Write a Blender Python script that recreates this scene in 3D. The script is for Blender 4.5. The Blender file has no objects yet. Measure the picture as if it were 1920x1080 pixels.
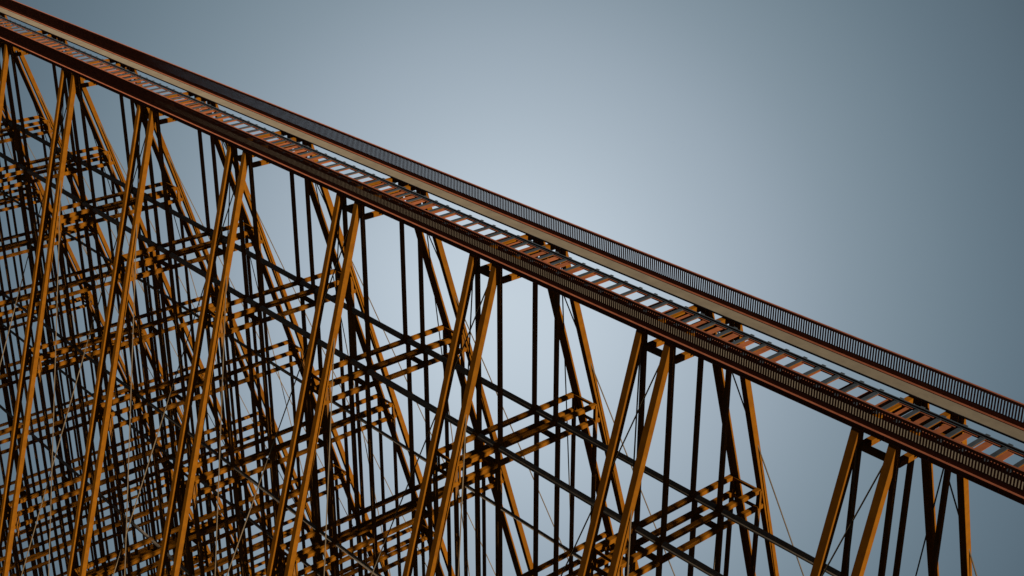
import bpy, math, random
from mathutils import Vector
R = math.radians
random.seed(7)
scene = bpy.context.scene

# ------------------------------------------------------------------ camera
# X runs along the viaduct (towards the right of the picture), Y across it, away from the camera.
ZO = 210.0                                   # height of the camera above the valley bottom
cam = bpy.data.objects.new("camera", bpy.data.cameras.new("camera"))
cam.data.lens = 50.0
cam.data.sensor_width = 36.0
cam.data.clip_start = 0.5
cam.data.clip_end = 4000.0
cam.location = (0, 0, ZO)
cam.rotation_euler = (R(90 - 23.922), 0, R(90 - 41.095))
scene.collection.objects.link(cam)
scene.camera = cam

# ------------------------------------------------------------------ light
SUN_EL = 16.0
w = bpy.data.worlds.new("World")
scene.world = w
w.use_nodes = True
nt = w.node_tree
nt.nodes.clear()
def N(tree, typ, **kw):
    n = tree.nodes.new(typ)
    for k, v in kw.items():
        setattr(n, k, v)
    return n
out = N(nt, 'ShaderNodeOutputWorld')
sky = N(nt, 'ShaderNodeTexSky', sky_type='NISHITA', sun_disc=False)
sky.sun_elevation = R(SUN_EL); sky.sun_rotation = R(90)
bg1 = N(nt, 'ShaderNodeBackground'); bg1.inputs[1].default_value = 0.008
nt.links.new(sky.outputs[0], bg1.inputs[0])
# radial glow painted into the world: brightest mid-view, fading to slate blue, then near-black
tc = N(nt, 'ShaderNodeTexCoord')
dotn = N(nt, 'ShaderNodeVectorMath', operation='DOT_PRODUCT')
nrm = N(nt, 'ShaderNodeVectorMath', operation='NORMALIZE')
nt.links.new(tc.outputs['Generated'], nrm.inputs[0])
nt.links.new(nrm.outputs[0], dotn.inputs[0])
# unit vector towards the centre of the painted glow, close to the camera's aim
GLOW = (-0.6887, 0.5940, -0.4158)
dotn.inputs[1].default_value = GLOW
ac = N(nt, 'ShaderNodeMath', operation='ARCCOSINE', use_clamp=False)
nt.links.new(dotn.outputs['Value'], ac.inputs[0])
dv = N(nt, 'ShaderNodeMath', operation='DIVIDE'); dv.inputs[1].default_value = R(60)
nt.links.new(ac.outputs[0], dv.inputs[0])
ramp = N(nt, 'ShaderNodeValToRGB')
ramp.color_ramp.interpolation = 'B_SPLINE'
stops = [(0.0, (.555, .64, .715)), (3.5 / 60, (.515, .60, .68)), (7 / 60, (.405, .485, .56)), (10.5 / 60, (.312, .384, .455)), (13.5 / 60, (.230, .299, .358)),
         (17 / 60, (.160, .222, .272)), (20 / 60, (.120, .174, .220)), (23.5 / 60, (.086, .128, .165)), (29 / 60, (.038, .056, .072)), (38 / 60, (.012, .017, .022)), (1.0, (.004, .005, .006))]
el = ramp.color_ramp.elements
el[0].position = stops[0][0]; el[0].color = stops[0][1] + (1,)
el[1].position = stops[-1][0]; el[1].color = stops[-1][1] + (1,)
for p, c in stops[1:-1]:
    e = el.new(p); e.color = c + (1,)
nt.links.new(dv.outputs[0], ramp.inputs[0])
bg2 = N(nt, 'ShaderNodeBackground'); bg2.inputs[1].default_value = 1.0
nt.links.new(ramp.outputs[0], bg2.inputs[0])
add = N(nt, 'ShaderNodeAddShader')
nt.links.new(bg1.outputs[0], add.inputs[0]); nt.links.new(bg2.outputs[0], add.inputs[1])
nt.links.new(add.outputs[0], out.inputs[0])

sun = bpy.data.objects.new("sun", bpy.data.lights.new("sun", 'SUN'))
sun.data.energy = 4.7
sun.data.angle = R(0.5)
sun.data.color = (1.0, 0.93, 0.82)
sun.rotation_euler = (0, R(90 - SUN_EL), 0)          # shines from +X, straight along the viaduct
sun.location = (60, 50, ZO + 40)
scene.collection.objects.link(sun)

scene.view_settings.view_transform = 'Standard'
scene.view_settings.look = 'None'
scene.view_settings.exposure = 0
scene.view_settings.gamma = 1
scene.render.engine = 'CYCLES'
scene.cycles.max_bounces = 5

# ------------------------------------------------------------------ materials
def steel(name, col, dark, rough=.75, scale=1.6, streak=True, spec=.25, metal=0.0, rust=None, rust_amt=.0):
    m = bpy.data.materials.new(name); m.use_nodes = True
    t = m.node_tree; t.nodes.clear()
    o = N(t, 'ShaderNodeOutputMaterial'); b = N(t, 'ShaderNodeBsdfPrincipled')
    t.links.new(b.outputs[0], o.inputs[0])
    co = N(t, 'ShaderNodeTexCoord')
    oi = N(t, 'ShaderNodeObjectInfo')
    ad = N(t, 'ShaderNodeVectorMath', operation='ADD')
    rv = N(t, 'ShaderNodeVectorMath', operation='SCALE'); rv.inputs['Scale'].default_value = 37.0
    cmb = N(t, 'ShaderNodeCombineXYZ')
    for i in range(3): t.links.new(oi.outputs['Random'], cmb.inputs[i])
    t.links.new(cmb.outputs[0], rv.inputs[0])
    t.links.new(co.outputs['Object'], ad.inputs[0]); t.links.new(rv.outputs[0], ad.inputs[1])
    n1 = N(t, 'ShaderNodeTexNoise'); n1.inputs['Scale'].default_value = scale; n1.inputs['Detail'].default_value = 6
    n1.inputs['Roughness'].default_value = .62
    t.links.new(ad.outputs[0], n1.inputs['Vector'])
    r1 = N(t, 'ShaderNodeMapRange'); r1.inputs['From Min'].default_value = .35; r1.inputs['From Max'].default_value = .68
    t.links.new(n1.outputs['Fac'], r1.inputs['Value'])
    mx = N(t, 'ShaderNodeMix', data_type='RGBA')
    mx.inputs[6].default_value = tuple(col) + (1,); mx.inputs[7].default_value = tuple(dark) + (1,)
    t.links.new(r1.outputs[0], mx.inputs[0])
    last = mx.outputs[2]
    # each member is a slightly different shade
    hs = N(t, 'ShaderNodeHueSaturation')
    vr = N(t, 'ShaderNodeMapRange'); vr.inputs['To Min'].default_value = .86; vr.inputs['To Max'].default_value = 1.12
    t.links.new(oi.outputs['Random'], vr.inputs['Value']); t.links.new(vr.outputs[0], hs.inputs['Value'])
    t.links.new(last, hs.inputs['Color']); last = hs.outputs[0]
    if rust:
        n2 = N(t, 'ShaderNodeTexNoise'); n2.inputs['Scale'].default_value = scale * 5; n2.inputs['Detail'].default_value = 8
        t.links.new(ad.outputs[0], n2.inputs['Vector'])
        r2 = N(t, 'ShaderNodeMapRange'); r2.inputs['From Min'].default_value = .60 - rust_amt; r2.inputs['From Max'].default_value = .72 - rust_amt
        t.links.new(n2.outputs['Fac'], r2.inputs['Value'])
        m2 = N(t, 'ShaderNodeMix', data_type='RGBA'); m2.inputs[7].default_value = tuple(rust) + (1,)
        t.links.new(r2.outputs[0], m2.inputs[0]); t.links.new(last, m2.inputs[6]); last = m2.outputs[2]
    t.links.new(last, b.inputs['Base Color'])
    b.inputs['Roughness'].default_value = rough
    b.inputs['Metallic'].default_value = metal
    b.inputs['Specular IOR Level'].default_value = spec
    try: b.inputs['Diffuse Roughness'].default_value = 1.0
    except Exception: pass
    return m
ORANGE = steel("orange_paint", (.252, .084, .0026), (.188, .060, .0022), rough=.85, spec=.08, rust=(.16, .045, .008), rust_amt=-.02)
COLUMN = steel("brown_paint", (.24, .095, .018), (.17, .066, .012), rough=.85, spec=.1)
RED = steel("red_oxide_paint", (.29, .088, .042), (.21, .062, .030), rough=.85, spec=.1, rust=(.18, .055, .03), rust_amt=-.03)
FLOOR = steel("rust_brown_plate", (.34, .104, .040), (.26, .078, .030), rough=.85, spec=.1)
TAN = steel("tan_walkway_boards", (.22, .172, .113), (.172, .133, .088), rough=.85, scale=.9)
DARK = steel("dark_steel", (.055, .05, .045), (.03, .028, .026), rough=.6)
GREY = steel("grey_rail_steel", (.062, .072, .080), (.045, .052, .058), rough=.6, rust=(.11, .09, .08), rust_amt=-.02)
TIE = steel("grey_tie_timber", (.050, .060, .068), (.034, .041, .047), rough=.85, scale=2.2)
PIPE = steel("dull_pipe_steel", (.35, .27, .19), (.24, .185, .13), rough=.8, spec=.12)
CABLE = steel("brace_rod_steel", (.20, .135, .072), (.14, .095, .052), rough=.6)

# ------------------------------------------------------------------ mesh helpers
class MB:
    def __init__(s): s.v = []; s.f = []
    def box(s, x0, x1, y0, y1, z0, z1):
        n = len(s.v)
        s.v += [(x, y, z) for x in (x0, x1) for y in (y0, y1) for z in (z0, z1)]
        s.f += [tuple(n + i for i in q) for q in ((0, 1, 3, 2), (4, 6, 7, 5), (0, 4, 5, 1), (2, 3, 7, 6), (0, 2, 6, 4), (1, 5, 7, 3))]
        return s
    def prism(s, a, b, wx, wy):
        """member with horizontal rectangular ends (wx by wy) from a to b"""
        n = len(s.v)
        for (px, py, pz) in (a, b):
            s.v += [(px - wx / 2, py - wy / 2, pz), (px + wx / 2, py - wy / 2, pz), (px + wx / 2, py + wy / 2, pz), (px - wx / 2, py + wy / 2, pz)]
        s.f += [(n + 3, n + 2, n + 1, n), (n + 4, n + 5, n + 6, n + 7)]
        s.f += [(n + i, n + (i + 1) % 4, n + 4 + (i + 1) % 4, n + 4 + i) for i in range(4)]
        return s
    def tube(s, a, b, r, seg=16):
        a = Vector(a); b = Vector(b); d = (b - a).normalized()
        u = d.cross(Vector((0, 0, 1)) if abs(d.z) < .9 else Vector((0, 1, 0))).normalized(); v = d.cross(u)
        n = len(s.v)
        for p in (a, b):
            for i in range(seg):
                t = 2 * math.pi * i / seg
                s.v.append(tuple(p + r * (math.cos(t) * u + math.sin(t) * v)))
        for i in range(seg):
            j = (i + 1) % seg
            s.f.append((n + i, n + j, n + seg + j, n + seg + i))
        s.f.append(tuple(n + i for i in reversed(range(seg)))); s.f.append(tuple(n + seg + i for i in range(seg)))
        return s
    def mesh(s, name, mat, smooth=False, bevel=0.0):
        me = bpy.data.meshes.new(name)
        me.from_pydata(s.v, [], s.f); me.materials.append(mat)
        me.validate(); me.update()
        import bmesh
        bm = bmesh.new(); bm.from_mesh(me)
        if bevel:
            bmesh.ops.bevel(bm, geom=list(bm.edges), offset=bevel, segments=1, affect='EDGES', profile=.5)
        bmesh.ops.recalc_face_normals(bm, faces=bm.faces)
        bm.to_mesh(me); bm.free()
        if smooth:
            for p in me.polygons: p.use_smooth = len(p.vertices) == 4
        return me

def link(name, data, parent=None, loc=(0, 0, 0)):
    o = bpy.data.objects.new(name, data)
    scene.collection.objects.link(o)
    o.location = loc
    if parent is not None: o.parent = parent
    return o
def thing(name, label, cat, loc, group=None):
    o = link(name, None, None, loc)
    o.empty_display_size = .5
    o['label'] = label; o['category'] = cat
    if group: o['group'] = group
    return o

# ------------------------------------------------------------------ measurements (metres, camera at 0)
P = 13.985                    # tower to tower
YC = 52.84                    # centre line of the viaduct
BAT = .2846                   # batter of the outer legs
ZT = -32.785                  # underside of the girders
LEV = [-45.22, -57.92, -72.8, -87.5, -102.2, -116.9, -131.6, -146.3]      # top of the platform beams
K0, K1 = -7, 9
def tx(k): return -32.05 - k * P
XA, XB = -1.03, 1.03          # the two bents of a tower, either side of its centre
HT = 2.60                     # leg offset at the top
def legy(z): return HT + BAT * (ZT - z)

# ------------------------------------------------------------------ trestle towers
cache = {}
def cm(key, make):
    if key not in cache: cache[key] = make()
    return cache[key]
LW = .42; CW = .25
def build_tower(k, label):
    zlow = -(58 + 8.8 * max(k, 5))
    levels = [z for z in LEV if z > zlow]
    zb = levels[-1] - 11.0
    zb = min(zb, zlow)
    zb = round(zb, 1)
    T = thing('trestle_tower', label, 'trestle tower', (tx(k), YC, ZO + zb), 'steel trestle towers carrying the railway deck')
    dz = -zb                    # tower meshes are written with z relative to the camera; dz shifts them to the base
    off = (0, 0, dz)
    # outer battered legs
    for xs in (XA, XB):
        for s in (-1, 1):
            me = cm(('leg', s, zb), lambda: MB().prism((0, s * (HT), ZT - .005), (0, s * legy(zb), zb), LW, LW * 1.0).mesh('leg', ORANGE, bevel=.012))
            link('leg', me, T, (xs, 0, dz))
    # upright columns: a pair under the girders, and a further pair hung below the leg joints of every platform
    for xs in (XA, XB):
        for s in (-1, 1):
            me = cm(('col0', s), lambda: MB().box(-CW / 2, CW / 2, s * 2.36 - CW / 2, s * 2.36 + CW / 2, LEV[0] - .3, ZT - .006).mesh('column', COLUMN, bevel=.01))
            link('column', me, T, (xs, 0, dz))
            me = cm(('col1', s, zb), lambda: MB().box(-.13, .13, s * 2.58 - .13, s * 2.58 + .13, zb, LEV[0] - .35).mesh('column', COLUMN, bevel=.01))
            link('column', me, T, (xs, 0, dz))
            for i, z in enumerate(levels):
                y = s * (legy(z) - .16)
                me = cm(('col', s, i, zb), lambda: MB().box(-.115, .115, y - .115, y + .115, zb, z - .34).mesh('column', COLUMN, bevel=.01))
                link('column', me, T, (xs, 0, dz))
    # cap: upper beam right under the girders, lower beam a metre below, short struts between the bents
    for xs in (XA, XB):
        me = cm(('cap_u',), lambda: MB().box(-.17, .17, -2.414, 2.414, ZT - .285, -32.705).mesh('cap_beam', ORANGE, bevel=.01))
        link('cap_beam', me, T, (xs, 0, dz))
        me = cm(('cap_l',), lambda: MB().box(-.165, .165, -2.235, 2.235, -34.16, -33.84).mesh('cap_beam', ORANGE, bevel=.01))
        link('cap_beam', me, T, (xs, 0, dz))
    for s in (-1, 1):
        me = cm(('cap_s', s), lambda: MB().box(XA + CW / 2, XB - CW / 2, s * 2.36 - .11, s * 2.36 + .11, -34.02, -33.68).mesh('cap_strut', COLUMN, bevel=.01))
        link('cap_strut', me, T, off)
    # platforms
    for i, z in enumerate(levels):
        pf = link('platform', None, T, off)
        ye = legy(z) - LW / 2 + .02
        for xs, key in ((XA, 'a'), (XB, 'b')):
            # each beam passes just beside the columns on the sunny side
            me = cm(('bu', i), lambda: MB().box(-.15, .15, -ye, ye, z - .29, z).mesh('beam', ORANGE, bevel=.01))
            link('beam', me, pf, (xs, 0, 0))
            z2 = z - 1.17
            ye2 = legy(z2) - LW / 2 + .02
            me = cm(('bl', i), lambda: MB().box(-.15, .15, -ye2, ye2, z2 - .29, z2).mesh('beam', ORANGE, bevel=.01))
            link('beam', me, pf, (xs, 0, 0))
        for s in (-1, 1):
            ys = s * (ye - .12)
            me = cm(('es', i, s), lambda: MB().box(XA + .15, XB - .15, ys - .07, ys + .07, z - .20, z - .02).mesh('end_strut', ORANGE, bevel=.008))
            link('end_strut', me, pf)
            me = cm(('el', i, s), lambda: MB().box(XA + .15, XB - .15, ys - .07, ys + .07, z - 1.36, z - 1.19).mesh('end_strut', ORANGE, bevel=.008))
            link('end_strut', me, pf)
            for xs in (XA, XB):
                me = cm(('po', i, s), lambda: MB().box(.152, .25, ys - .07, ys + .07, z - 1.25, z - .06).mesh('end_post', ORANGE, bevel=.008))
                link('end_post', me, pf, (xs, 0, 0))
            me = cm(('cs', i, s), lambda: MB().box(XA + .15, XB - .15, s * 2.50 - .13, s * 2.50 + .13, z - 1.52, z - 1.22).mesh('cross_strut', COLUMN, bevel=.01))
            link('cross_strut', me, pf)
    # long crossed brace rods in the sloping planes of the legs
    for s in (-1, 1):
        for d in (-1, 1):
            x0 = XA if d > 0 else XB
            z1 = max(zb, ZT - 57.1)
            L = (ZT - .9) - z1
            o_ = s * .03 * d
            me = cm(('rod', s, d, zb), lambda: MB().tube((x0 + d * .22, s * legy(ZT - .9) + o_, ZT - .9), (x0 + d * (.22 + .2447 * L), s * legy(z1) + o_, z1), .042, 8).mesh('brace_rod', CABLE, smooth=True))
            link('brace_rod', me, T, off)
    return T

ORD = {0: 'rightmost trestle tower in view, only its top showing under the nearest stretch of deck',
       1: 'second trestle tower from the right, its striped platform touching the bottom edge',
       2: 'third trestle tower from the right, its striped upper platform right of centre',
       3: 'fourth trestle tower from the right, near legs left of centre',
       4: 'fifth trestle tower from the right, third from the left at the deck',
       5: 'sixth trestle tower from the right, near legs crossed by thin rods at lower left',
       6: 'seventh trestle tower from the right, near legs reaching the lower left corner',
       7: 'eighth trestle tower from the right, near legs running down the left edge',
       8: 'ninth trestle tower from the right, only its far legs and platforms in view',
       9: 'most distant trestle tower, just its far side showing at the left edge',
       -1: 'first orange trestle tower beyond the right edge of the view',
       -2: 'second orange trestle tower beyond the right edge of the view',
       -3: 'third orange trestle tower beyond the right edge of the view',
       -4: 'fourth orange trestle tower beyond the right edge of the view',
       -5: 'fifth orange trestle tower beyond the right edge of the view',
       -6: 'sixth orange trestle tower beyond the right edge of the view',
       -7: 'seventh orange trestle tower beyond the right edge of the view'}
for k in range(K0, K1 + 1):
    build_tower(k, ORD[k])

# ------------------------------------------------------------------ long tubes tying the towers together
X0, X1 = tx(K1) - 6, tx(K0) + 6
def long_tube(y, z, r, label, kmin):
    t = thing('bracing_tube', label, 'steel tube', (0, YC + y, ZO + z), 'round steel tubes running lengthwise through the towers')
    xs = [tx(k) for k in range(K1, kmin - 1, -1)]
    m = MB()
    m.tube((X0, 0, 0), (tx(kmin) + 3.0, 0, 0), r, 20)
    link('tube', m.mesh('tube', PIPE, smooth=True), t)
    nb = cm(('node', r), lambda: MB().box(-.24, .24, -r - .035, r + .035, -r - .05, r + .05).mesh('joint_block', COLUMN, bevel=.02))
    for x in xs:
        for b in (XA, XB):
            link('joint_block', nb, t, (x + b, 0, 0))
long_tube(-2.52, -45.34, .215, 'thick near-side tube running through the towers at the uppermost platforms', K0)
long_tube(2.50, -45.34, .215, 'thick far-side tube running through the towers at the uppermost platforms', K0)
long_tube(-5.98, -58.08, .14, 'thin near-side tube running through the towers at the second platforms', -1)
long_tube(5.98, -58.08, .14, 'thin far-side tube running through the towers at the second platforms', -1)
long_tube(-6.25, -72.95, .14, 'outer near-side tube running through the towers at the third platforms', 0)
long_tube(6.05, -72.95, .14, 'outer far-side tube running through the towers at the third platforms', 0)
long_tube(2.25, -72.95, .14, 'inner far-side tube running through the towers at the third platforms', 0)

# ------------------------------------------------------------------ bridge deck
XR = tx(K0) + 8                      # right-hand end, out of view
XL = tx(K1) - 8
deck = thing('bridge_deck', 'long straight red steel bridge deck lying on the trestle towers', 'bridge deck', (0, YC, ZO + ZT))
dk = lambda me, name: link(name, me, deck, (0, -YC + 0, -ZT))
def xseg(m, y0, y1, z0, z1, splits):
    for a, b in zip(splits[:-1], splits[1:]):
        m.box(a, b, y0, y1, z0, z1)
for s in (-1, 1):
    g = MB()
    yo = YC + s * 2.63
    g.box(XL, XR, yo - .215, yo + .215, -32.53, -32.49)
    g.box(XL, XR, yo - .06, yo + .06, -32.745, -32.5305)
    g.box(XL, XR, yo - .21, yo + .21, ZT, -32.7455)
    x = XL + .4                                # web stiffeners
    while x < XR:
        g.box(x, x + .014, yo - .18, yo - .0605, -32.7445, -32.531)
        g.box(x, x + .014, yo + .0605, yo + .18, -32.7445, -32.531)
        x += P / 12
    dk(g.mesh('girder', RED), 'girder')
    wk = MB()
    yi, yo2 = YC + s * 1.585, YC + s * (2.63 - .217)
    lo, hi = min(yi, yo2), max(yi, yo2)
    wk.box(XL, XR, lo, hi, -32.56, -32.53)
    o = dk(wk.mesh('walkway', TAN), 'walkway')
    o['label'] = 'pale tan walkway strip on the %s side of the track' % ('near' if s < 0 else 'far')
    e = MB()
    ye = YC + s * 1.57
    e.box(XL, XR, ye - .014, ye + .014, -32.63, -32.535)
    dk(e.mesh('walkway_edge', DARK), 'walkway_edge')
    # stringers under the rails
    st = MB()
    ys = YC + s * .75
    st.box(XL, XR, ys - .15, ys + .15, -32.70, -32.680)
    st.box(XL, XR, ys - .10, ys + .10, -32.776, -32.7005)
    if s < 0: st.box(XL, XR, ys - .085, ys - .055, -33.01, -32.7765)      # deeper web plate on the near side
    dk(st.mesh('stringer', RED), 'stringer')
# floor plates between the stringers, thirteen to a bay
PW = .36
plates = []
PS = P / 13
xp = -(31.04) * PS - PW / 2 + PS * 60
while xp > XL:
    if xp < XR: plates.append(xp)
    xp -= PS
plates.sort(key=lambda x: (x > -24.0, abs(x + 24.0)))
pm = MB().box(-PW / 2, PW / 2, -.648, .648, -.03, .0).mesh('floor_plate', FLOOR)
for x in plates[:98]:
    link('floor_plate', pm, deck, (x, 0, -ZT - 32.725))
rest = MB()
for x in plates[98:]: rest.box(x - PW / 2, x + PW / 2, YC - .648, YC + .648, -32.755, -32.725)
o = dk(rest.mesh('floor_plate', FLOOR), 'floor_plate'); o['kind'] = 'stuff'

# ------------------------------------------------------------------ track
track = thing('railway_track', 'single railway track of grey ties and rails along the middle of the deck', 'railway track', (0, YC, ZO - 32.70))
tk = lambda me, name: link(name, me, track, (0, -YC, 32.70))
for s in (-1, 1):
    r = MB(); y = YC + s * .75
    prof = [(-.07, -32.637), (.07, -32.637), (.07, -32.625), (.012, -32.605), (.012, -32.55), (.036, -32.54), (.036, -32.507), (.028, -32.50),
            (-.028, -32.50), (-.036, -32.507), (-.036, -32.54), (-.012, -32.55), (-.012, -32.605), (-.07, -32.625)]
    c = len(prof)
    for x in (XL, XR):
        r.v += [(x, y + a, b) for a, b in prof]
    r.f += [(i, (i + 1) % c, c + (i + 1) % c, c + i) for i in range(c)]
    r.f += [tuple(reversed(range(c))), tuple(range(c, 2 * c))]
    tk(r.mesh('rail', GREY), 'rail')
TS = P / 12
ties = []
xt = -28.407 * TS - .12 + TS * 60
while xt > XL:
    if xt < XR: ties.append(xt)
    xt -= TS
ties.sort(key=lambda x: (x > -24.0, abs(x + 24.0)))
def tie_box(m, x, y, z, w=.12, L=1.13):
    m.box(x - w, x + w, y - L, y + L, z - .037, z)
tm = MB(); tie_box(tm, 0, 0, 0)
tm = tm.mesh('tie', TIE, bevel=.006)
bm_ = MB().box(-.135, .15, -.60, .60, -.0255, 0).mesh('tie_plate', ORANGE)
clipm = MB().box(-.05, .05, -.115, .115, 0, .018).mesh('rail_clip', DARK)
for x in ties[:98]:
    t = link('tie', tm, track, (x, 0, -32.64 + 32.70))
    link('tie_plate', bm_, t, (0, 0, -.0375))
    for s in (-1, 1): link('rail_clip', clipm, t, (0, s * .75, 0.0005))
rest = MB(); rb = MB()
for x in ties[98:]:
    tie_box(rest, x, YC, -32.64)
o = tk(rest.mesh('tie', TIE), 'tie'); o['kind'] = 'stuff'

# ------------------------------------------------------------------ parapets
BS = .1554
def parapet(s, label):
    y = YC + s * 2.64
    t = thing('railing', label, 'railing', (0, y, ZO - 32.49), 'barred steel railings along the deck')
    base = (0, 0, 32.49)
    link('top_rail', MB().box(XL, XR, -.06, .06, -31.50, -31.34).mesh('top_rail', RED, bevel=.008), t, base)
    link('base_plate', MB().box(XL, XR, -.05, .05, -32.489, -32.27).mesh('base_plate', RED), t, base)
    bars = []
    x = XR - .1
    while x > XL: bars.append(x); x -= BS
    lim = -24.45 if s < 0 else -25.35
    bars.sort(key=lambda x: (x > lim + .4, abs(x - lim)))
    bm = MB().box(-.037, .037, -.02, .02, -32.2695, -31.5005).mesh('bar', RED)
    for x in bars[:98]: link('bar', bm, t, (x, 0, 32.49))
    m = MB()
    for x in bars[98:]: m.box(x - .037, x + .037, -.02, .02, -32.2695, -31.5005)
    o = link('bar', m.mesh('bar', RED), t, base); o['kind'] = 'stuff'
parapet(-1, 'near-side barred railing, seen against the tan walkway behind its bars')
parapet(1, 'far-side barred railing, seen against the open sky')
